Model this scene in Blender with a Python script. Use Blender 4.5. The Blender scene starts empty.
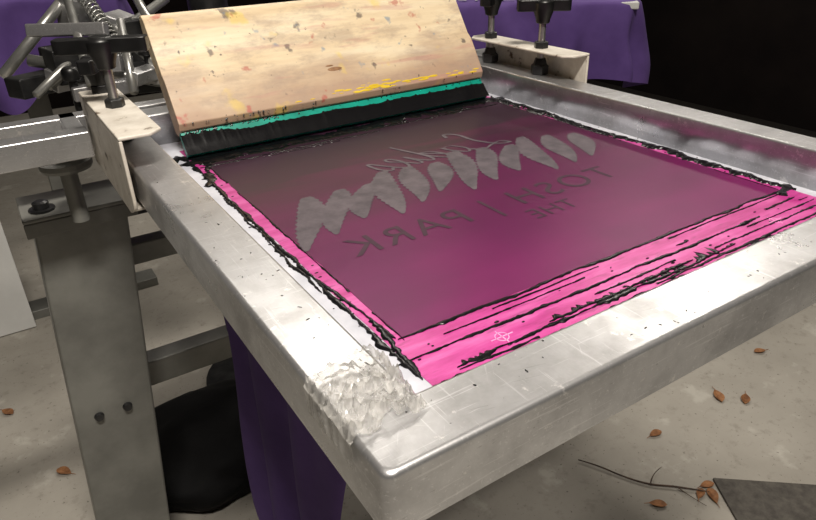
import bpy, bmesh, math, random
from mathutils import Vector, Matrix, noise
random.seed(7)
HC=1.105            # eye height
FT=0.900            # top of screen frame
ZM=0.862            # printing mesh level
try: bpy.context.scene.view_settings.view_transform='Standard'
except Exception: pass

# ---------------------------------------------------------------- materials
def lin(c):
    return tuple(((x/255)/12.92 if x/255<=0.04045 else ((x/255+0.055)/1.055)**2.4) for x in c)+(1,)
class NT:
    def __init__(s,name):
        s.m=bpy.data.materials.new(name); s.m.use_nodes=True
        s.t=s.m.node_tree; s.n=s.t.nodes; s.b=s.n['Principled BSDF']
    def add(s,ty,**k):
        nd=s.n.new(ty)
        for a,v in k.items():
            if a in nd.inputs: nd.inputs[a].default_value=v
            else: setattr(nd,a,v)
        return nd
    def link(s,a,b): s.t.links.new(a,b)
    def coord(s,scale=(1,1,1),rot=(0,0,0)):
        tc=s.add('ShaderNodeTexCoord'); mp=s.add('ShaderNodeMapping'); mp.inputs['Scale'].default_value=scale; 
        if any(rot):
            m2=s.add('ShaderNodeMapping'); m2.inputs['Rotation'].default_value=rot; s.link(tc.outputs['Object'],m2.inputs['Vector']); s.link(m2.outputs[0],mp.inputs['Vector'])
        else: s.link(tc.outputs['Object'],mp.inputs['Vector'])
        return mp.outputs['Vector']
    def noise(s,vec,sc,det=6,rough=.6):
        nd=s.add('ShaderNodeTexNoise'); nd.inputs['Scale'].default_value=sc; nd.inputs['Detail'].default_value=det
        nd.inputs['Roughness'].default_value=rough; s.link(vec,nd.inputs['Vector']); return nd.outputs['Fac']
    def ramp(s,fac,stops):
        r=s.add('ShaderNodeValToRGB'); e=r.color_ramp.elements
        while len(e)<len(stops): e.new(.5)
        for el,(p,c) in zip(e,stops):
            el.position=p; el.color=c if len(c)==4 else tuple(c)+(1,)
        s.link(fac,r.inputs['Fac']); return r.outputs['Color']
    def mix(s,fac,a,b):
        m=s.add('ShaderNodeMix',data_type='RGBA')
        for inp,v in ((m.inputs[0],fac),(m.inputs[6],a),(m.inputs[7],b)):
            if isinstance(v,bpy.types.NodeSocket): s.link(v,inp)
            else: inp.default_value=v
        return m.outputs[2]
    def mask(s,fac,lo,hi,amt=1,inv=False):
        a,b=((1,1,1),(0,0,0)) if inv else ((0,0,0),(1,1,1))
        r=s.ramp(fac,[(lo,a),(hi,b)]); bw=s.add('ShaderNodeRGBToBW'); s.link(r,bw.inputs[0])
        k=s.add('ShaderNodeMath',operation='MULTIPLY'); s.link(bw.outputs[0],k.inputs[0]); k.inputs[1].default_value=amt
        return k.outputs[0]
    def col(s,v):
        if isinstance(v,bpy.types.NodeSocket): s.link(v,s.b.inputs['Base Color'])
        else: s.b.inputs['Base Color'].default_value=v
    def set(s,rough=.5,metal=0,spec=None):
        if isinstance(rough,bpy.types.NodeSocket): s.link(rough,s.b.inputs['Roughness'])
        else: s.b.inputs['Roughness'].default_value=rough
        s.b.inputs['Metallic'].default_value=metal
        if spec is not None: s.b.inputs['Specular IOR Level'].default_value=spec
    def bump(s,h,st=.3,d=.001):
        b=s.add('ShaderNodeBump'); b.inputs['Strength'].default_value=st; b.inputs['Distance'].default_value=d
        s.link(h,b.inputs['Height']); s.link(b.outputs['Normal'],s.b.inputs['Normal'])

def simple(name,c1,c2,rough=.5,metal=0,sc=20,bump=.2,scale=(1,1,1),lo=.35,hi=.65,spec=None):
    m=NT(name); v=m.coord(scale); f=m.noise(v,sc)
    m.col(m.ramp(f,[(lo,lin(c1)),(hi,lin(c2))])); m.set(rough,metal,spec)
    if bump: m.bump(f,bump)
    return m.m

def aluminium(name,base=(206,206,208),dirty=(172,171,172),metal=.84):
    m=NT(name); v=m.coord()
    f=m.noise(v,14,9,.65); f2=m.noise(v,70,7,.7); f3=m.noise(v,190,4,.6)
    c=m.ramp(f,[(.34,lin(dirty)),(.56,lin(base))])
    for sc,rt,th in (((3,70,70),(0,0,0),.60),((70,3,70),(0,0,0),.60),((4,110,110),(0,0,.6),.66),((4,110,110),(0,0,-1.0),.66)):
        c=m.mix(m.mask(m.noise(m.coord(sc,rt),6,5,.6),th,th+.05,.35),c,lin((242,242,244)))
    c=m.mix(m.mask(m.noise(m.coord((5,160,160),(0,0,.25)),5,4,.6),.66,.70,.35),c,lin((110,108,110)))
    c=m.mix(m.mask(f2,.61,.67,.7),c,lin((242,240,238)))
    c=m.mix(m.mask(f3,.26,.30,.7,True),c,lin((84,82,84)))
    m.col(c)
    st=m.noise(m.coord((2,90,90)),8,4,.6); st2=m.noise(m.coord((90,2,90)),8,4,.6)
    ad=m.add('ShaderNodeMath',operation='ADD'); m.link(st,ad.inputs[0]); m.link(st2,ad.inputs[1])
    r=m.add('ShaderNodeMapRange'); m.link(f,r.inputs[0]); r.inputs[1].default_value=.35; r.inputs[2].default_value=.65; r.inputs[3].default_value=.42; r.inputs[4].default_value=.26
    m.set(r.outputs[0],metal); m.bump(ad.outputs[0],.14,.0004)
    return m.m

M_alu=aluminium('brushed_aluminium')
M_steel=simple('grey_painted_steel',(112,112,108),(138,138,133),.42,.3,9,.1)
M_darksteel=simple('dark_steel',(40,40,42),(66,66,66),.4,.6,30,.2)
M_chrome=simple('zinc_plated_steel',(160,160,158),(196,196,192),.3,.8,30,.1)
_m=NT('chipped_white_paint'); v=_m.coord(); f=_m.noise(v,45,7,.65)
_m.col(_m.ramp(f,[(.33,lin((96,78,62))),(.39,lin((204,196,184))),(.7,lin((228,222,212)))])); _m.set(.45); _m.bump(f,.2)
M_white_steel=_m.m
M_black_plastic=simple('black_plastic',(14,14,15),(24,24,25),.35,0,60,.1)
M_ink=NT('black_ink'); v=M_ink.coord(); f=M_ink.noise(v,110,4)
M_ink.col((.004,.004,.005,1)); M_ink.set(.26,0,.4); M_ink.bump(f,.2,.001); M_ink=M_ink.m
M_whitemesh=simple('white_screen_mesh',(172,174,184),(200,201,210),.55,0,25,.1)
m=NT('pink_emulsion'); v=m.coord((1,5,1)); f=m.noise(v,16,6,.6); f2=m.noise(m.coord(),130,4); f3=m.noise(m.coord((2,14,1)),14,6,.65)
c=m.ramp(f,[(.3,lin((158,38,112))),(.5,lin((182,60,136))),(.72,lin((200,100,164)))])
c=m.mix(m.mask(f3,.56,.66,.45),c,lin((96,20,66)))
m.col(c); m.set(.34,0,.4); m.bump(f2,.12,.0004); M_pink=m.m
m=NT('thin_ink_film')
tc=m.add('ShaderNodeTexCoord'); sx=m.add('ShaderNodeSeparateXYZ'); m.link(tc.outputs['Object'],sx.inputs[0])
mr=m.add('ShaderNodeMapRange'); m.link(sx.outputs[1],mr.inputs[0]); mr.inputs[1].default_value=.29; mr.inputs[2].default_value=.74
f=m.noise(m.coord((.6,3,1)),10,5,.55)
ad=m.add('ShaderNodeMath',operation='MULTIPLY_ADD'); m.link(f,ad.inputs[0]); ad.inputs[1].default_value=.5; m.link(mr.outputs[0],ad.inputs[2])
c=m.ramp(ad.outputs[0],[(.15,lin((110,28,84))),(.55,lin((90,24,68))),(.95,lin((62,26,48))),(1,lin((48,30,42)))])
c=m.mix(m.mask(m.noise(m.coord((1,1,1)),7,4,.5),.45,.65,.3),c,lin((66,16,56)))
m.col(c); m.set(.34,0,.2)
w=m.add('ShaderNodeTexWave'); w.inputs['Scale'].default_value=900; m.link(tc.outputs['Object'],w.inputs['Vector']); m.bump(w.outputs['Fac'],.05,.0003)
M_film=m.m
M_art=simple('open_mesh_grey',(72,66,72),(94,86,92),.5,0,60,0,spec=.2)
M_art2=simple('open_mesh_lettering',(54,34,48),(64,44,56),.5,0,60,0,spec=.2)
M_mark=simple('pale_register_mark',(225,140,195),(235,170,210),.5,0,60,0)
m=NT('squeegee_wood'); v=m.coord((1,9,9)); f=m.noise(v,5,7,.6); v2=m.coord(); f2=m.noise(v2,7,5,.6)
c=m.ramp(f,[(.3,lin((210,186,150))),(.5,lin((228,208,174))),(.7,lin((238,226,198)))])
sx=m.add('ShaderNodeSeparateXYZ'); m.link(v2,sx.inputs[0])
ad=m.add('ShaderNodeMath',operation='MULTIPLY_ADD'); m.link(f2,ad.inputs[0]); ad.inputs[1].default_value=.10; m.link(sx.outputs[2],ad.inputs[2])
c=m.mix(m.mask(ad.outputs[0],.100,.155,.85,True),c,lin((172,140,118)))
f5=m.noise(m.coord((1,1,2.2)),14,6,.7); c=m.mix(m.mask(f5,.50,.62,.4),c,lin((156,136,122)))
f6=m.noise(m.coord((1,1,5)),7,6,.7); c=m.mix(m.mask(f6,.50,.66,.4),c,lin((160,134,120)))
def blot(c,sc,thr,color,off,amt=1,scl=(1,1,1)):
    mp=m.add('ShaderNodeMapping'); mp.inputs['Location'].default_value=off; mp.inputs['Scale'].default_value=scl; m.link(v2,mp.inputs['Vector'])
    return m.mix(m.mask(m.noise(mp.outputs[0],sc,3,.5),thr,thr+.06,amt),c,lin(color))
c=blot(c,45,.67,(60,52,60),(3,1,2),.7); c=blot(c,22,.63,(236,204,60),(8,3,1),.4); c=blot(c,50,.66,(176,60,56),(1,7,4),.6); c=blot(c,38,.69,(90,130,160),(11,2,9),.6); c=blot(c,110,.70,(60,50,56),(4,2,9),.8)
c=blot(c,40,.60,(186,120,118),(6,2,2),.3,(.2,1,1.5))
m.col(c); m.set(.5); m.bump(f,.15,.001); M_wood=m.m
M_knot=simple('wood_knot',(120,84,54),(160,120,84),.5,0,200,.1)
M_teal=simple('teal_rubber_blade',(0,132,114),(10,160,140),.35,0,30,.05)
M_yellow=simple('yellow_paint',(215,180,30),(232,200,50),.5,0,30,.05)
m=NT('crinkled_clear_tape'); f=m.noise(m.coord(),60,6,.6); m.col(m.ramp(f,[(.3,lin((120,118,114))),(.6,lin((196,194,190)))])); m.set(.10); m.bump(f,.5,.002)
m.b.inputs['Alpha'].default_value=.5; M_tape=m.m
m=NT('purple_cotton'); f=m.noise(m.coord(),5,6,.6); f2=m.noise(m.coord(),400,2)
m.col(m.ramp(f,[(.3,lin((76,52,114))),(.7,lin((104,78,146)))])); m.set(.9); m.bump(f2,.3,.0005); M_purple=m.m
M_bag=simple('black_polythene',(10,10,11),(18,18,20),.75,0,8,.3,spec=.2)
M_leaf=simple('dry_leaf',(104,66,38),(160,112,72),.7,0,60,.3)
M_twig=simple('twig_bark',(54,42,36),(84,66,54),.8,0,80,.4)
M_mat=simple('grey_mat',(66,62,58),(88,84,78),.85,0,60,.3)
M_floor_shade=simple('floor_painted_shade',(24,22,21),(36,33,30),.95,0,60,.3,spec=.1)  # near-black floor colour, background darkness put into the material
M_board=simple('white_board',(206,206,204),(226,226,224),.6,0,4,.05)
m=NT('concrete_floor'); v=m.coord(); f=m.noise(v,1.6,8,.6); f2=m.noise(v,30,8,.7); f3=m.noise(v,9,5,.6)
c=m.ramp(f,[(.3,lin((142,137,128))),(.7,lin((178,173,164)))])
c=m.mix(m.mask(f2,.54,.70,.5),c,lin((118,112,102)))
c=m.mix(m.mask(f3,.60,.68,.4),c,lin((198,195,186)))
c=m.mix(m.mask(m.noise(v,120,3,.6),.66,.70,.7),c,lin((70,62,54)))
m.col(c); m.set(.75); m.bump(f2,.2,.002); M_floor=m.m
M_darkwall=simple('dark_wall_paint',(16,12,12),(24,19,18),.9,0,3,.1,spec=.1)
M_ceiling=simple('ceiling_paint',(190,186,180),(205,200,192),.9,0,3,.05)

# ---------------------------------------------------------------- helpers
def empty(name,loc=(0,0,0)):
    e=bpy.data.objects.new(name,None); e.empty_display_size=.05; e.location=loc
    bpy.context.collection.objects.link(e); return e
def fin(name,bm,mat,parent=None,smooth=False,bevel=0,seg=2,loc=(0,0,0),wn=False):
    me=bpy.data.meshes.new(name); bmesh.ops.recalc_face_normals(bm,faces=bm.faces); bm.to_mesh(me); bm.free()
    o=bpy.data.objects.new(name,me); o.location=loc; bpy.context.collection.objects.link(o)
    for mm in (mat if isinstance(mat,list) else [mat]): me.materials.append(mm)
    if smooth:
        for p in me.polygons: p.use_smooth=True
    if bevel:
        b=o.modifiers.new('bevel','BEVEL'); b.width=bevel; b.segments=seg; b.limit_method='ANGLE'; b.angle_limit=math.radians(40)
        for p in me.polygons: p.use_smooth=True
    if bevel or wn:
        w_=o.modifiers.new('wn','WEIGHTED_NORMAL'); w_.weight=100
    if parent: o.parent=parent
    return o
def box(bm,x0,x1,y0,y1,z0,z1,mat=None):
    vs=[bm.verts.new((x,y,z)) for z in (z0,z1) for x,y in ((x0,y0),(x1,y0),(x1,y1),(x0,y1))]
    for f in ((0,3,2,1),(4,5,6,7),(0,1,5,4),(1,2,6,5),(2,3,7,6),(3,0,4,7)): bm.faces.new([vs[i] for i in f])
    if mat is not None: bmesh.ops.transform(bm,matrix=mat,verts=vs)
    return vs
def tube(bm,p0,p1,r0,r1=None,n=16):
    p0=Vector(p0);p1=Vector(p1); r1=r0 if r1 is None else r1
    d=(p1-p0); q=d.to_track_quat('Z','Y').to_matrix()
    A=[];B=[]
    for i in range(n):
        a=2*math.pi*i/n; u=q@Vector((math.cos(a),math.sin(a),0))
        A.append(bm.verts.new(p0+u*r0)); B.append(bm.verts.new(p1+u*r1))
    for i in range(n): bm.faces.new((A[i],A[(i+1)%n],B[(i+1)%n],B[i]))
    bm.faces.new(A[::-1]); bm.faces.new(B)
def lathe(bm,c,prof,n=24):
    rings=[]
    for r,z in prof:
        rings.append([bm.verts.new((c[0]+r*math.cos(2*math.pi*i/n),c[1]+r*math.sin(2*math.pi*i/n),c[2]+z)) for i in range(n)])
    for a,b in zip(rings,rings[1:]):
        for i in range(n): bm.faces.new((a[i],a[(i+1)%n],b[(i+1)%n],b[i]))
    bm.faces.new(rings[0][::-1]); bm.faces.new(rings[-1])
def prism(bm,prof,x0,x1):
    A=[bm.verts.new((x0,y,z)) for y,z in prof]; B=[bm.verts.new((x1,y,z)) for y,z in prof]
    n=len(prof)
    for i in range(n): bm.faces.new((A[i],A[(i+1)%n],B[(i+1)%n],B[i]))
    bm.faces.new(A[::-1]); bm.faces.new(B)
def curve(name,pts,r,mat,parent=None,ty='POLY'):
    cu=bpy.data.curves.new(name,'CURVE'); cu.dimensions='3D'; cu.bevel_depth=r; cu.bevel_resolution=3; cu.use_fill_caps=True
    s=cu.splines.new(ty); s.points.add(len(pts)-1)
    for p,q in zip(s.points,pts): p.co=(*q[:3],1); p.radius=q[3] if len(q)>3 else 1
    if ty=='NURBS': s.order_u=3; s.use_endpoint_u=True
    o=bpy.data.objects.new(name,cu); bpy.context.collection.objects.link(o); cu.materials.append(mat)
    if parent:o.parent=parent
    return o

# ---------------------------------------------------------------- room
bm=bmesh.new(); box(bm,-3.2,2.2,-2.5,5,-.05,0); nf=len(bm.faces); box(bm,2.2,3.8,-2.5,5,-.05,0)  # second box: far right floor strip, coloured dark in place of shade
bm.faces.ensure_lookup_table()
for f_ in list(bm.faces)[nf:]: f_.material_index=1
fin('floor',bm,[M_floor,M_floor_shade])
bm=bmesh.new(); box(bm,-3.2,3.8,5,5.1,0,2.7); fin('wall_back',bm,M_darkwall)
bm=bmesh.new(); box(bm,3.7,3.8,-2.5,5,0,2.7); fin('wall_right',bm,M_darkwall)
bm=bmesh.new(); box(bm,-3.3,-3.2,-2.5,5,0,2.7); fin('wall_left',bm,M_darkwall)
bm=bmesh.new(); box(bm,-3.2,3.8,-2.6,-2.5,0,2.7); fin('wall_front',bm,M_darkwall)
bm=bmesh.new(); box(bm,-3.3,3.8,-2.6,5.1,2.7,2.78); fin('ceiling',bm,M_ceiling)

# ---------------------------------------------------------------- screen frame
scr=empty('screen_printing_frame')
X0,X1,Y0,Y1=.092,.670,.171,.857; W=.039; ZB=.861
bm=bmesh.new()
def rloop(x0,x1,y0,y1,r,z,n=6):
    out=[]
    for cx,cy,a0 in ((x0+r,y0+r,180),(x1-r,y0+r,270),(x1-r,y1-r,0),(x0+r,y1-r,90)):
        for i in range(n+1):
            a=math.radians(a0+90*i/n); out.append(bm.verts.new((cx+r*math.cos(a),cy+r*math.sin(a),z)))
    return out
def bridge(a,b):
    n=len(a)
    for i in range(n): bm.faces.new((a[i],a[(i+1)%n],b[(i+1)%n],b[i]))
def ring(prof):
    Ls=[rloop(X0+o,X1-o,Y0+o,Y1-o,r,z) for o,r,z in prof]
    for i in range(len(Ls)): bridge(Ls[i],Ls[(i+1)%len(Ls)])
R=.0034
ring([(0,.006,ZB+.002),(0,.006,FT-R),(R*.3,.006,FT-R*.3),(R,.005,FT),(W-.0022,.004,FT),(W-.0006,.003,FT-.0006),(W,.003,FT-.0022),(W,.003,ZB),(.002,.006,ZB)])
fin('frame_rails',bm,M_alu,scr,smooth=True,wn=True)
bm=bmesh.new(); box(bm,X0+W,X1-W,Y0+W,Y1-W,ZM-.0006,ZM); fin('screen_mesh',bm,M_whitemesh,scr)
def sheet(name,x0,x1,y0,y1,z,mat,jit=0,th=.0003,n=80):
    bm=bmesh.new(); top=[]
    def side(a,b):
        for i in range(n):
            t=i/n; top.append((a[0]+(b[0]-a[0])*t+jit*noise.noise((a[0]*50+t*30,a[1]*50,z*90)),a[1]+(b[1]-a[1])*t+jit*noise.noise((a[0]*50,a[1]*50+t*30,7))))
    side((x0,y0),(x1,y0));side((x1,y0),(x1,y1));side((x1,y1),(x0,y1));side((x0,y1),(x0,y0))
    A=[bm.verts.new((x,y,z)) for x,y in top]; bm.faces.new(A)
    B=[bm.verts.new((x,y,z-th)) for x,y in top]
    for i in range(len(A)): bm.faces.new((A[i],A[(i+1)%len(A)],B[(i+1)%len(A)],B[i]))
    return fin(name,bm,mat,scr)
sheet('pink_emulsion_layer',.168,.617,.2225,.778,ZM+.0004,M_pink,.0006)
sheet('ink_film',.1800,.607,.299,.738,ZM+.0008,M_film,.0010)
bmI=bmesh.new()
def ribbon(p0,p1,w,rag=.5,h=.0012,seed=0,spike=0,gap=0,spside=1,freq=1.0,wob=.3):
    p0=Vector((*p0,0));p1=Vector((*p1,0)); L=(p1-p0).length; n=max(12,int(L/.0012)); d=(p1-p0)/L; s=Vector((-d.y,d.x,0))
    prev=None
    for i in range(n+1):
        t=i/n; l=t*L*freq
        N=lambda k,f: noise.noise((l*f+seed*13.7,k*5.1+seed,0.3))
        g=N(5,14)
        if gap and g< -0.5+gap: prev=None; continue
        cen=p0+(p1-p0)*t+s*w*wob*2*N(1,25)
        wl=w*.5*(1+rag*2.2*N(2,60)+rag*1.4*N(3,240)); wr=w*.5*(1+rag*2.2*N(4,60)+rag*1.4*N(6,240))
        if spike:
            sp=max(0,N(7,330))**.8*spike*max(0,.4+1.6*N(8,18))
            if spside>0: wl+=sp
            else: wr+=sp
        e=min(1,t*25,(1-t)*25); wl=max(.0002,wl*e); wr=max(.0002,wr*e)
        hh=h*(.6+.8*abs(N(9,80)))
        row=[bmI.verts.new(cen+s*o+Vector((0,0,ZM+.0007+z))) for o,z in ((-wr,-.0006),(-wr*.6,hh*.75),(0,hh),(wl*.6,hh*.75),(wl,-.0006))]
        if prev:
            for j in range(4): bmI.faces.new((prev[j],prev[j+1],row[j+1],row[j]))
        prev=row
# left side
ribbon((.1660,.255),(.1665,.735),.0036,.75,.0014,1,.0015)
ribbon((.1790,.295),(.1795,.73),.0016,.7,.0008,2,0,.1)
ribbon((.1610,.38),(.1635,.60),.0022,.8,.0012,22,.004,wob=1.1)
ribbon((.168,.258),(.174,.33),.0045,.8,.0014,23,.004)
ribbon((.174,.30),(.169,.40),.0022,.8,.0012,27,.002,wob=.9)
ribbon((.160,.64),(.19,.735),.008,.8,.0014,24,.006)
# right side
ribbon((.6155,.29),(.6165,.745),.0095,.75,.0024,3,.004)
ribbon((.606,.30),(.606,.73),.0014,.6,.0008,4,0,.12)
ribbon((.610,.50),(.611,.74),.005,.8,.0012,44,.003,.1)
ribbon((.595,.290),(.625,.302),.008,.6,.002,31,.004)
# near side
ribbon((.176,.2975),(.617,.298),.0030,.5,.001,5,.0014)
ribbon((.165,.2915),(.60,.2935),.0014,.6,.0008,51,.001,.2)
ribbon((.160,.2745),(.61,.2745),.0024,.7,.001,6,.0018,.12)
ribbon((.19,.2530),(.47,.2545),.0030,.9,.0012,7,.020)
ribbon((.27,.2570),(.42,.2585),.0024,.9,.0012,8,.015)
ribbon((.19,.2495),(.62,.2505),.0024,.8,.0008,9,0,.15)
ribbon((.158,.2450),(.60,.2448),.0034,.8,.001,10,.002,.03)
ribbon((.43,.2810),(.60,.2810),.0018,.9,.0008,11,.004,.15)
ribbon((.32,.2650),(.45,.2655),.0012,.9,.0008,12,.003,.2)
ribbon((.45,.2600),(.60,.2600),.0018,.9,.0008,52,.005,.12)
ribbon((.45,.2685),(.61,.2685),.0014,.9,.0008,53,.003,.2)
ribbon((.20,.2860),(.36,.2855),.0010,.9,.0008,54,.002,.25)
# far side, around the squeegee
ribbon((.152,.727),(.624,.729),.026,.4,.002,13,.008,0,-1)
ribbon((.172,.714),(.56,.716),.010,.8,.0008,14,.007,.03,-1)
ribbon((.17,.702),(.40,.701),.0034,.9,.0008,15,.004,.15,-1)
ribbon((.40,.710),(.60,.709),.0044,.9,.0008,16,.004,.1,-1)
ribbon((.20,.695),(.34,.694),.0016,.9,.0008,19,.003,.2,-1)
ribbon((.146,.740),(.21,.736),.022,.7,.002,17,.007,0,-1)
ribbon((.56,.736),(.629,.733),.018,.7,.002,18,.007,0,-1)
for i in range(70):
    side=random.choice('lrn')
    if side=='l': c=(random.uniform(.158,.176),random.uniform(.26,.72))
    elif side=='r': c=(random.uniform(.604,.628),random.uniform(.28,.72))
    else: c=(random.uniform(.18,.6),random.uniform(.244,.285))
    r=random.uniform(.0004,.0012)
    bmesh.ops.create_icosphere(bmI,subdivisions=1,radius=r,matrix=Matrix.Translation((c[0],c[1],ZM+.0006))@Matrix.Diagonal((1+random.random()*1.5,1,.5,1)))
fin('black_ink_streaks',bmI,M_ink,scr,smooth=True)
bm=bmesh.new()
for i in range(70):
    if random.random()<.5: x=random.uniform(X0+.004,X0+W-.003); y=random.uniform(.2,.6)
    else: x=random.uniform(.14,.66); y=random.uniform(Y0+.004,Y0+W-.003)
    r=random.uniform(.0003,.0009)
    bmesh.ops.create_icosphere(bm,subdivisions=1,radius=r,matrix=Matrix.Translation((x,y,FT))@Matrix.Rotation(random.random()*3,4,'Z')@Matrix.Diagonal((1+2.5*random.random()**3,1,.15,1)))
fin('dried_ink_specks',bm,M_ink,scr)
# artwork
ZA=ZM+.0011
bm=bmesh.new()
n=12
for i in range(n):
    u=i/(n-1); x0=.207+.355*u; hh=.045+.010*math.sin(i*2.1+1); w=.0165
    yc=.500+.020*math.sin(math.pi*u)+.010*u; K=26; Lp=[];Rp=[]
    for k in range(K+1):
        t=k/K; yy=yc+hh-2*hh*t
        ww=w*math.sin(math.pi*min(1,(t*.92+.05))**.8)**.85
        ww=max(ww,.0003)*(1 if k%2 else .80); sk=.044*(.5-t)+.004*math.sin(5*t+i)
        Lp.append(bm.verts.new((x0-ww+sk,yy,ZA+i*2e-6))); Rp.append(bm.verts.new((x0+ww+sk,yy,ZA+i*2e-6)))
    for a in range(K): bm.faces.new((Lp[a],Rp[a],Rp[a+1],Lp[a+1]))
fin('artwork_leaves',bm,M_art,scr)
def text(s,x,y,size,ex=1,mat=M_art2):
    cu=bpy.data.curves.new('artwork_text','FONT'); cu.body=s; cu.size=size; cu.space_character=ex
    o=bpy.data.objects.new('artwork_text',cu); bpy.context.collection.objects.link(o); o.location=(x,y,ZA); o.scale=(-1,1,1); cu.materials.append(mat); o.parent=scr
text('PARK',.332,.414,.046,1.16)
text('TOSH |',.520,.416,.046,1.20)
text('THE',.430,.384,.028,1.1)
def script(pts,w,name):
    P=[Vector((*p,0)) for p in pts]; out=[]
    for i in range(len(P)-1):
        a=P[max(i-1,0)];b=P[i];c=P[i+1];d=P[min(i+2,len(P)-1)]
        for k in range(10):
            t=k/10; out.append(.5*((2*b)+(c-a)*t+(2*a-5*b+4*c-d)*t*t+(3*b-a-3*c+d)*t**3))
    out.append(P[-1]); bm=bmesh.new(); prev=None
    for i,p in enumerate(out):
        d=(out[min(i+1,len(out)-1)]-out[max(i-1,0)]).normalized(); s=Vector((-d.y,d.x,0)); ww=w*(.35+.65*abs(d.y))
        row=[bm.verts.new(p+s*ww+Vector((0,0,ZA+3e-5+i*1e-7))),bm.verts.new(p-s*ww+Vector((0,0,ZA+3e-5+i*1e-7)))]
        if prev: bm.faces.new((prev[0],prev[1],row[1],row[0]))
        prev=row
    fin(name,bm,M_art,scr)
bx,by,S=.490,.568,.046
def T(l): return [(bx-S*(x+.35*y),by+S*y*1.2) for x,y in l]
script(T([(.55,1.0),(.35,1.25),(.15,1.05),(.25,.5),(.1,.05),(-.2,-.05),(-.1,.15),(.3,.05),(.7,-.08),(.9,.1)]),.0024,'artwork_script_1')
script(T([(1.25,.5),(1.0,.5),(.9,.2),(1.1,0),(1.3,.3),(1.32,.5),(1.3,.1),(1.45,0),(1.65,.2),(1.95,.5),(1.7,.45),(1.6,.15),(1.8,0),(2.0,.4),(2.1,1.2),(2.02,.3),(2.15,0),(2.35,.2),(2.45,.5),(2.42,.1),(2.55,0),(2.75,.25),(2.95,.45),(2.85,.6),(2.72,.35),(2.85,0),(3.1,.05),(3.4,.55),(3.5,.2),(3.35,-.02),(3.2,.1)]),.0020,'artwork_script_2')
bm=bmesh.new()
for cx,cy in ((.233,.2625),(.538,.2625)):
    box(bm,cx-.009,cx+.009,cy-.0004,cy+.0004,ZM+.0002,ZM+.0009); box(bm,cx-.0004,cx+.0004,cy-.007,cy+.007,ZM+.0002,ZM+.0009)
    for i in range(16):
        a=i*math.pi/8; c=Vector((cx+.0045*math.cos(a),cy+.0045*math.sin(a),0)); 
        box(bm,-.0009,.0009,-.0003,.0003,ZM+.0002,ZM+.0009,Matrix.Translation(c)@Matrix.Rotation(a+math.pi/2,4,'Z'))
fin('register_marks',bm,M_mark,scr)
# tape
bm=bmesh.new(); nu,nv=70,56
path=[(.0905,FT-.018),(.0905,FT-.004),(.0925,FT+.0006),(.105,FT+.0008),(.120,FT+.0008),(.131,FT+.0006),(.1335,FT-.004),(.142,FT-.022)]
def pl(t):
    s=t*(len(path)-1); i=min(int(s),len(path)-2); f=s-i; a=path[i];b=path[i+1]; return a[0]+(b[0]-a[0])*f,a[1]+(b[1]-a[1])*f
g=[]
for j in range(nv+1):
    row=[]
    for i in range(nu+1):
        u=i/nu; vv=j/nv; x,z=pl(u)
        y=.197+.048*vv+.014*noise.noise((u*4,vv*2,1))+(.004*u)
        r1=1-abs(noise.noise((x*80+y*60,y*85,5)))*3.0; r2=1-abs(noise.noise((x*150,y*150-x*90,2)))*3.2; r3=1-abs(noise.noise((x*90-y*90,x*50,9)))*3.4
        dz=.0046*max(0,r1)**2+.0026*max(0,r2)**2+.0034*max(0,r3)**2
        row.append(bm.verts.new((x+(-dz*.3 if u<.15 else 0),y,z+dz+.0004)))
    g.append(row)
for j in range(nv):
    for i in range(nu): bm.faces.new((g[j][i],g[j][i+1],g[j+1][i+1],g[j+1][i]))
fin('crinkled_tape',bm,M_tape,scr,smooth=False)

# ---------------------------------------------------------------- squeegee (leans back on the far rail)
sq=empty('squeegee'); ang=math.atan2(.100,.145)
XS0,XS1=.168,.604
RM=Matrix.Translation((0,.742,ZM+.001))@Matrix.Rotation(-ang,4,'X')
bm=bmesh.new()
prof=[(-.008,.030),(-.0145,.036),(-.0150,.050),(-.0150,.088),(-.0118,.098),(-.0112,.150),(-.0105,.165),(-.006,.174),(.0,.177),(.006,.174),(.0105,.165),(.0118,.150),(.0118,.098),(.0135,.092),(.0135,.036),(.008,.030)]
prism(bm,prof,XS0-.001,XS1+.001)
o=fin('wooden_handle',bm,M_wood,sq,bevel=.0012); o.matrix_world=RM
bm=bmesh.new(); bmesh.ops.create_icosphere(bm,subdivisions=2,radius=1,matrix=Matrix.Translation((.378,-.0149,.073))@Matrix.Diagonal((.011,.0005,.0028,1)))
bmesh.ops.create_icosphere(bm,subdivisions=2,radius=1,matrix=Matrix.Translation((.372,-.0149,.078))@Matrix.Diagonal((.006,.0004,.0012,1)))
o=fin('wood_knot',bm,M_knot,sq); o.matrix_world=RM
bm=bmesh.new()
prism(bm,[(-.0048,.001),(-.0048,.034),(.0048,.034),(.0048,.001)],XS0,XS1)
o=fin('rubber_blade',bm,M_teal,sq,bevel=.0006); o.matrix_world=RM
bm=bmesh.new(); top=[]
n=400
for i in range(n+1):
    x=XS0-.001+(XS1-XS0+.002)*i/n; l=i*.015
    h=.0225+.003*noise.noise((l*1.3,0,0))+.002*noise.noise((l*6,3,0))+.003*max(0,noise.noise((l*16,9,0)))
    if x<.25: h+=.004*(1-(x-.168)/.082)*(1+noise.noise((l*9,1,1)))
    b=-.0098-.001*noise.noise((l*5,2,2))
    top.append([bm.verts.new((x,-.0049,h)),bm.verts.new((x,-.0060,h-.002)),bm.verts.new((x,-.0075,.010)),bm.verts.new((x,b,.0005))])
for a,b in zip(top,top[1:]):
    for j in range(3): bm.faces.new((a[j],b[j],b[j+1],a[j+1]))
o=fin('ink_on_blade',bm,M_ink,sq,smooth=True); o.matrix_world=RM
bm=bmesh.new()
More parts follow.
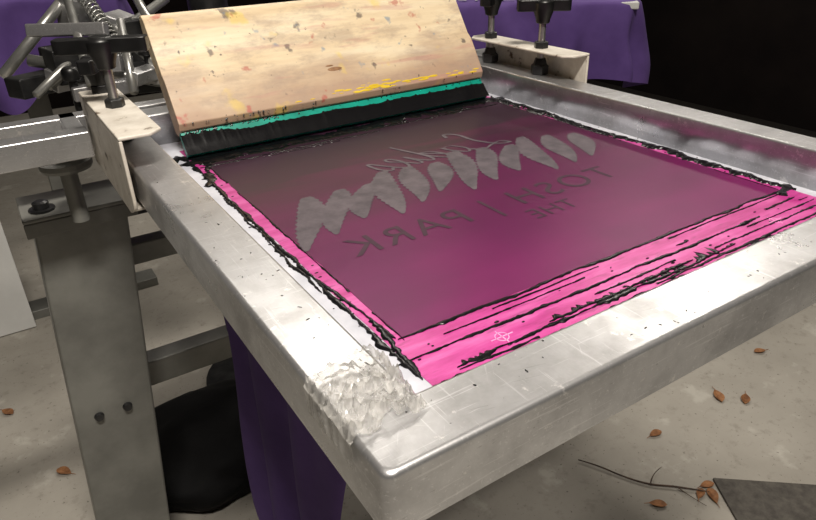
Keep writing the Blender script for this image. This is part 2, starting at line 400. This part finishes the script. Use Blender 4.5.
for i in range(170):
    x=random.uniform(XS0,XS0+.13) if i<120 else random.uniform(XS0,XS1); z=.027+abs(random.gauss(0,.004)); r=random.uniform(.0004,.0013)
    bmesh.ops.create_icosphere(bm,subdivisions=1,radius=r,matrix=Matrix.Translation((x,-.0052 if z<.032 else -.0150,z))@Matrix.Diagonal((1,.5,1.2,1)))
o=fin('ink_spatter',bm,M_ink,sq); o.matrix_world=RM
bm=bmesh.new()
for i in range(60):
    x=random.gauss(.455,.07); z=.0375+abs(random.gauss(0,.004)); r=random.uniform(.0006,.0020)
    if XS0<x<XS1: bmesh.ops.create_icosphere(bm,subdivisions=1,radius=r,matrix=Matrix.Translation((x,-.0148,z))@Matrix.Diagonal((4.5,.18,.7,1)))
o=fin('yellow_paint_smears',bm,M_yellow,sq); o.matrix_world=RM

# ---------------------------------------------------------------- clamps
def thread(bm,c,z0,z1,r):
    n=int((z1-z0)/.0018); prof=[]
    for i in range(n): z=z0+i*.0018; prof+= [(r*.82,z),(r,z+.0009)]
    lathe(bm,(c[0],c[1],0),prof,14)
def clamp(name,xw,sgn,y0,y1,sc):
    e=empty(name)
    bm=bmesh.new(); t=.0035
    za=FT+.032; zb=ZB-.009; xo=xw-sgn*.010; xi=xw+sgn*.031
    ch=.012
    def plate(z,thk):
        pts=[(xo,y0),(xi-sgn*ch,y0),(xi,y0+ch),(xi,y1-ch),(xi-sgn*ch,y1),(xo,y1)]
        A=[bm.verts.new((x,y,z)) for x,y in pts];B=[bm.verts.new((x,y,z+thk)) for x,y in pts]
        for i in range(6): bm.faces.new((A[i],A[(i+1)%6],B[(i+1)%6],B[i]))
        bm.faces.new(A[::-1]);bm.faces.new(B)
    plate(za,t)
    xa=xo+sgn*t
    P=[(y0,za),(y1,za),(y1,zb),(y0+.030,zb),(y0+.004,zb+.012),(y0,zb+.022)]
    A=[bm.verts.new((xo,y,z)) for y,z in P];B=[bm.verts.new((xa,y,z)) for y,z in P]
    bm.faces.new(A);bm.faces.new(B[::-1])
    for i in range(6): bm.faces.new((A[i],A[(i+1)%6],B[(i+1)%6],B[i]))
    a,b=sorted((xa,xw+sgn*.020)); box(bm,a,b,y0+.03,y1,zb,zb+t)
    fin('bracket',bm,M_white_steel,e,bevel=.0012)
    bm=bmesh.new(); a,b=sorted((xw+sgn*.002,xw+sgn*.018)); box(bm,a,b,y0+.035,y1-.01,zb+t,ZB); fin('lower_pad',bm,M_darksteel,e)
    for i,(ys,rot,hz,bl) in enumerate(sc):
        c=(xw+sgn*.012,ys)
        bm=bmesh.new(); thread(bm,c,FT+.010,FT+hz+.003,.0052); fin('threaded_bolt_%d'%(i+1),bm,M_chrome,e,smooth=True)
        bm=bmesh.new(); lathe(bm,(c[0],c[1],0),[(.012,FT+.0005),(.013,FT+.003),(.013,FT+.012),(.010,FT+.014),(.0075,FT+.022)],6)
        lathe(bm,(c[0],c[1],0),[(.010,za+t),(.010,za+t+.008),(.008,za+t+.009)],6)
        fin('clamp_foot_%d'%(i+1),bm,M_darksteel,e,bevel=.0006)
        bm=bmesh.new(); zk=FT+hz
        lathe(bm,(c[0],c[1],0),[(.009,zk-.006),(.010,zk),(.0145,zk+.012),(.015,zk+.022),(.011,zk+.026)],20)
        Mx=Matrix.Translation((c[0],c[1],zk+.017))@Matrix.Rotation(rot,4,'Z')@Matrix.Diagonal((bl,1,1,1))
        pr=[(-.036,-.007),(-.030,-.0095),(-.012,-.008),(0,-.013),(.012,-.008),(.030,-.0095),(.036,-.007),(.036,.007),(.030,.0095),(.012,.008),(0,.013),(-.012,.008),(-.030,.0095),(-.036,.007)]
        A=[bm.verts.new(Mx@Vector((x,y,-.007))) for x,y in pr];B=[bm.verts.new(Mx@Vector((x,y,.008))) for x,y in pr]
        for k in range(len(pr)): bm.faces.new((A[k],A[(k+1)%len(pr)],B[(k+1)%len(pr)],B[k]))
        bm.faces.new(A[::-1]);bm.faces.new(B)
        fin('knob_%d'%(i+1),bm,M_black_plastic,e,bevel=.0016)
    return e
clamp('screen_clamp',X0,1,.615,.835,[(.735,math.radians(-25),.080,1.25),(.815,math.radians(60),.050,.8)])
clamp('screen_clamp',X1,-1,.620,.835,[(.690,math.radians(-35),.074,1),(.800,math.radians(35),.074,1)])

# ---------------------------------------------------------------- press
pr=empty('screen_printing_press')
bm=bmesh.new()
xt0,xt1,yt0,yt1=-.004,.112,.900,.965; dx,dy=-.065,.050; zt=.772
def legpt(x,y,z): k=(zt-z)/zt; return (x+dx*k,y+dy*k,z)
vs=[bm.verts.new(legpt(x,y,z)) for z in (0,zt) for x,y in ((xt0,yt0),(xt1,yt0),(xt1,yt1),(xt0,yt1))]
for f in ((0,3,2,1),(4,5,6,7),(0,1,5,4),(1,2,6,5),(2,3,7,6),(3,0,4,7)): bm.faces.new([vs[i] for i in f])
fin('leg_post',bm,M_steel,pr,bevel=.004)
bm=bmesh.new(); box(bm,xt0-.010,xt1+.010,yt0-.012,yt1+.02,zt,zt+.006); box(bm,xt0-.010,xt1+.010,yt0-.012,yt0-.009,zt-.02,zt)
fin('leg_cap',bm,M_steel,pr,bevel=.0015)
bm=bmesh.new()
lathe(bm,(.012,.915,zt+.006),[(.016,0),(.016,.003),(.010,.003),(.010,.011),(.006,.013)],12)
for (x,z) in ((.030,.43),(.072,.43),(.05,.12)):
    p=Vector(legpt(x,yt0,z)); tube(bm,p,p+Vector((0,-.006,0)),.0075,.006,12)
fin('leg_bolts',bm,M_darksteel,pr,smooth=False)
bm=bmesh.new()
box(bm,.05,1.0,1.02,1.06,.38,.43); box(bm,.05,.9,.97,1.0,.640,.675)
for x in (.95,): box(bm,x,x+.06,.98,1.06,0,.772)
fin('base_beams',bm,M_steel,pr,bevel=.003)
bm=bmesh.new(); box(bm,.118,.46,.93,.955,.735,.772); fin('top_beam',bm,M_darksteel,pr,bevel=.002)
bm=bmesh.new()
lathe(bm,(.42,1.42,0),[(.16,0),(.16,.02),(.05,.03),(.05,.84),(.16,.85),(.16,.90),(.04,.90),(.04,1.10),(.03,1.11)],32)
fin('hub_column',bm,M_darksteel,pr,bevel=.002)
bm=bmesh.new()
box(bm,.34,.50,.935,1.34,.868,.900)
box(bm,-.30,.078,.785,.812,.872,.902)
box(bm,-.02,.80,.880,.905,.868,.898)
box(bm,.058,.078,.80,.905,.868,.898); box(bm,.684,.704,.80,.905,.868,.898)
fin('carriage_arm',bm,M_alu,pr,bevel=.002)
bm=bmesh.new(); lathe(bm,(.050,.850,0),[(.010,.778),(.010,.846),(.028,.846),(.030,.850),(.030,.856),(.012,.857),(.012,.868)],24); fin('pivot_disc',bm,M_steel,pr)
bm=bmesh.new()
def rod(a,b,r): tube(bm,(a[0],a[1],a[2]+HC),(b[0],b[1],b[2]+HC),r,r,14)
rod((.06,1.16,-.180),(.26,1.03,-.225),.009); rod((.16,1.30,-.110),(.22,1.04,-.190),.008)
rod((.07,1.08,-.205),(.30,1.26,-.120),.008); rod((.02,1.20,-.205),(.20,1.30,-.060),.009)
rod((.12,1.02,-.200),(.14,1.22,-.100),.007); rod((.24,1.00,-.21),(.23,1.24,-.06),.007)
rod((.10,1.25,-.23),(.42,1.42,-.20),.012); rod((.05,1.05,-.21),(.16,1.14,-.15),.006); rod((.17,1.0,-.215),(.19,1.10,-.13),.006)
fin('linkage_rods',bm,M_chrome,pr,smooth=True)
bm=bmesh.new()
for (x,y,z,r,s) in ((.10,1.12,-.205,.4,(.05,.03,.03)),(.17,1.10,-.19,-.5,(.035,.06,.025)),(.20,1.20,-.15,.9,(.06,.03,.04)),(.26,1.12,-.22,.2,(.05,.05,.03)),(.15,1.26,-.13,.5,(.04,.04,.05)),(.14,1.05,-.215,.1,(.09,.02,.02)),(.22,1.06,-.20,.7,(.12,.02,.02)),(.12,1.14,-.14,-.6,(.12,.018,.018))):
    box(bm,-s[0],s[0],-s[1],s[1],-s[2],s[2],Matrix.Translation((x,y,z+HC))@Matrix.Rotation(r,4,'Z')@Matrix.Rotation(.4*r,4,'X')@Matrix.Diagonal((.5,.5,.5,1)))
fin('linkage_blocks',bm,M_alu,pr,bevel=.002)
bm=bmesh.new()
for (x,y,z) in ((.10,1.05,-.19),(.17,1.16,-.15),(.21,1.06,-.17),(.25,1.14,-.15)):
    lathe(bm,(x,y,z+HC),[(.006,-.05),(.006,-.006),(.012,-.006),(.013,.004),(.011,.010),(.008,.012)],12)
fin('adjuster_knobs',bm,M_black_plastic,pr,bevel=.001)
bm=bmesh.new()
for (x,y,z,r,s) in ((.13,1.12,-.185,.2,(.10,.05,.05)),(.20,1.10,-.215,-.3,(.12,.05,.04)),(.08,1.17,-.215,.5,(.12,.04,.03)),(.22,1.2,-.18,.1,(.10,.05,.08)),(.16,1.22,-.20,.3,(.16,.04,.06))):
    box(bm,-s[0],s[0],-s[1],s[1],-s[2],s[2],Matrix.Translation((x,y,z+HC))@Matrix.Rotation(r,4,'Z')@Matrix.Diagonal((.5,.5,.5,1)))
fin('linkage_housing',bm,M_darksteel,pr,bevel=.003)
def helix(name,a,b,R,r,turns):
    a=Vector(a);b=Vector(b);d=b-a;q=d.to_track_quat('Z','Y').to_matrix(); pts=[]
    for i in range(turns*14+1):
        t=i/(turns*14); an=t*turns*2*math.pi; p=a+d*t+q@Vector((math.cos(an)*R,math.sin(an)*R,0)); pts.append(tuple(p))
    curve(name,pts,r,M_chrome,pr)
helix('tension_spring_1',(.18,1.08,.93),(.16,1.28,1.03),.010,.0017,20)

def platen(name,c,w,l,z,rot,post=True):
    e=empty(name); Mx=Matrix.Translation((c[0],c[1],0))@Matrix.Rotation(rot,4,'Z')
    bm=bmesh.new(); vs=box(bm,-w/2,w/2,-l/2,l/2,z-.018,z,Mx); fin('board',bm,M_board,e,bevel=.003)
    bm=bmesh.new(); box(bm,-.03,.03,-l/2+.05,l/2,z-.05,z-.018,Mx)
    if post:
        box(bm,-.03,.03,-.03,.03,0,z-.05,Mx); box(bm,-.2,.2,-.04,.04,0,.03,Mx); box(bm,-.04,.04,-.2,.2,0,.03,Mx)
    fin('support_arm',bm,M_steel,e,bevel=.002)
def shirt(name,c,w,l,z,rot,dropf,fq=38,amp=.02,seed=0,lettering=False):
    e=empty(name); bm=bmesh.new(); N=260; Mx=Matrix.Translation((c[0],c[1],0))@Matrix.Rotation(rot,4,'Z')
    def edge(a,k=1.0):
        ca,sa=math.cos(a),math.sin(a); p=8
        r=1/((abs(ca)/(w/2))**p+(abs(sa)/(l/2))**p)**(1/p); return ca*r*k,sa*r*k
    rings=[]
    spec=[('f',t) for t in (.15,.4,.65,.85,.96,1.0)]+[('d',t) for t in [i/22 for i in range(1,23)]]
    for kind,t in spec:
        row=[]
        for i in range(N):
            a=2*math.pi*i/N; ca,sa=math.cos(a),math.sin(a)
            if kind=='f':
                x,y=edge(a,t); zz=z+.002+(.0015*noise.noise((x*20,y*20,seed)))
            else:
                D=dropf(a); x,y=edge(a); d=D*t
                q=(x+y*.7)*fq
                o=.006+amp*t**.6*(1+math.sin(q+2.2*noise.noise((x*6,y*6,t*1.5+seed)))+.9*noise.noise((x*12,y*12,t*2+seed)))*min(1,D/.15)
                nn=math.hypot(x,y); x+=x/nn*o; y+=y/nn*o
                zz=z+.002-d*(1+.12*noise.noise((ca*3,sa*3,seed)))
            row.append(bm.verts.new(Mx@Vector((x,y,zz))))
        rings.append(row)
    for A,B in zip(rings,rings[1:]):
        for i in range(N): bm.faces.new((A[i],A[(i+1)%N],B[(i+1)%N],B[i]))
    bm.faces.new(rings[0])
    fin('fabric',bm,M_purple,e,smooth=True)
    if lettering:
        cu=bpy.data.curves.new('printed_lettering','FONT'); cu.body=lettering; cu.size=.06; cu.align_x='CENTER'
        o=bpy.data.objects.new('printed_lettering',cu); bpy.context.collection.objects.link(o); cu.materials.append(M_board); o.parent=e
        o.matrix_world=Mx@Matrix.Translation((-.05,-l/2+.025,z+.006))
    return e
def wrap(a): return (a+math.pi)%(2*math.pi)-math.pi
platen('shirt_platen',(.38,.62),.36,.34,.838,0,False)
shirt('purple_tshirt',(.38,.62),.372,.35,.838,0,lambda a:.06+.62*math.exp(-(abs(abs(wrap(a))-math.pi)/.72)**4),95,.014,1)
bm=bmesh.new(); box(bm,.35,.41,.79,1.40,.76,.788); fin('platen_arm',bm,M_steel,pr,bevel=.002)
platen('shirt_platen',(.10,2.15),.50,.48,.950,0)
shirt('purple_tshirt',(.10,2.15),.512,.49,.950,0,lambda a:.19+.06*math.sin(a*3+1),48,.020,2)
platen('shirt_platen',(1.35,1.62),.76,.44,.885,math.radians(-42))
shirt('purple_tshirt',(1.35,1.62),.772,.452,.885,math.radians(-42),lambda a:.25+.05*math.sin(a*3+.5),45,.026,3,'LADIES PACIFIC')

# ---------------------------------------------------------------- other objects
bm=bmesh.new(); bmesh.ops.create_icosphere(bm,subdivisions=5,radius=1)
for vtx in bm.verts:
    p=vtx.co.copy(); k=1+.12*noise.noise(p*2.2)+.04*abs(noise.noise(p*6))
    z=p.z*k; vtx.co=Vector((p.x*k*.20,p.y*k*.17,max(0,(z+.55)*.09)))
fin('black_trash_bag',bm,M_bag,None,smooth=True,loc=(.20,1.20,0))
bm=bmesh.new(); box(bm,-.62,-.085,0,.012,0,.62,Matrix.Translation((0,2.06,.003))@Matrix.Rotation(math.radians(-8),4,'X')); fin('white_panel',bm,M_board,None,bevel=.002)
bm=bmesh.new()
L=[(1.097,.679),(1.383,.634),(1.338,.679),(.932,.54),(1.028,.508),(1.60,.73),(-.193,1.657),(1.045,.49),(1.25,.82),(1.9,.7),(-.1,1.35),(1.06,.515)]
for i,(x,y) in enumerate(L):
    s=random.uniform(.016,.025); r=random.uniform(0,6.28); Mx=Matrix.Translation((x,y,.003))@Matrix.Rotation(r,4,'Z')
    g=[]
    for k in range(9):
        t=k/8; wv=.50*math.sin(math.pi*t**.8)**.9+.01; zz=.30*(t-.5)**2
        g.append([bm.verts.new(Mx@Vector((s*2*(t-.5),s*wv*q*(1+.3*noise.noise((i,k,q))),s*(zz+.45*abs(q)*wv)))) for q in (-1,-.5,0,.5,1)])
    for a,b in zip(g,g[1:]):
        for j in range(4): bm.faces.new((a[j],a[j+1],b[j+1],b[j]))
    tube(bm,Mx@Vector((s,0,s*.08)),Mx@Vector((s*1.5,.1*s,.001)),.0008,.0005,6)
fin('fallen_leaves',bm,M_leaf)
tw=empty('fallen_twig')
curve('stem',[(.885,.72,.006,.5),(.905,.687,.008,.8),(.93,.63,.005,.8),(.959,.581,.006,1),(1.0,.548,.007),(1.045,.50,.006,.6)],.0022,M_twig,tw,'NURBS')
curve('side_shoot',[(.959,.581,.006),(.985,.60,.010,.7),(1.02,.60,.008,.3)],.0014,M_twig,tw,'NURBS')
curve('side_shoot_2',[(1.0,.548,.007),(1.0,.51,.008,.6),(1.01,.48,.005,.3)],.0014,M_twig,tw,'NURBS')
bm=bmesh.new(); P=[(1.085,.519),(1.63,.07),(1.25,-.45),(.82,.08)]
A=[bm.verts.new((x,y,.001)) for x,y in P];B=[bm.verts.new((x,y,.008)) for x,y in P]
for i in range(4): bm.faces.new((A[i],A[(i+1)%4],B[(i+1)%4],B[i]))
bm.faces.new(A[::-1]);bm.faces.new(B); fin('floor_mat',bm,M_mat,None,bevel=.002)

# ---------------------------------------------------------------- lights
def fixture(name,x,y,sx,sy,power,color=(1,.93,.83),rot=0):
    e=empty(name,(x,y,2.62)); 
    bm=bmesh.new(); box(bm,-sx/2-.03,sx/2+.03,-sy/2-.03,sy/2+.03,.02,.08); fin('housing',bm,M_board,e,bevel=.004)
    ld=bpy.data.lights.new('lamp','AREA'); ld.shape='RECTANGLE'; ld.size=sx; ld.size_y=sy; ld.energy=power; ld.color=color
    o=bpy.data.objects.new('lamp',ld); bpy.context.collection.objects.link(o); o.parent=e; o.location=(0,0,0)
    e.rotation_euler[2]=rot
fixture('ceiling_light',0,-.4,.6,.2,72)
fixture('ceiling_light',1.0,2.3,1.2,.3,21)
fixture('ceiling_light',2.7,1.7,.3,1.4,28)
wd=bpy.data.worlds.new('world'); bpy.context.scene.world=wd; wd.use_nodes=True
wd.node_tree.nodes['Background'].inputs[0].default_value=(.95,.95,1,1); wd.node_tree.nodes['Background'].inputs[1].default_value=.05

# ---------------------------------------------------------------- camera
cam=bpy.data.cameras.new('camera'); co=bpy.data.objects.new('camera',cam); bpy.context.collection.objects.link(co)
cam.sensor_width=36; cam.lens=650/816*36; cam.clip_start=.01
fw=Vector((.4664,.7492,-.4700)).normalized(); up=Vector((.2741,.3827,.8822)); rt=fw.cross(up).normalized(); up=rt.cross(fw)
mx=Matrix((rt,up,-fw)).transposed().to_4x4(); mx.translation=Vector((0,0,HC)); co.matrix_world=mx
bpy.context.scene.camera=co
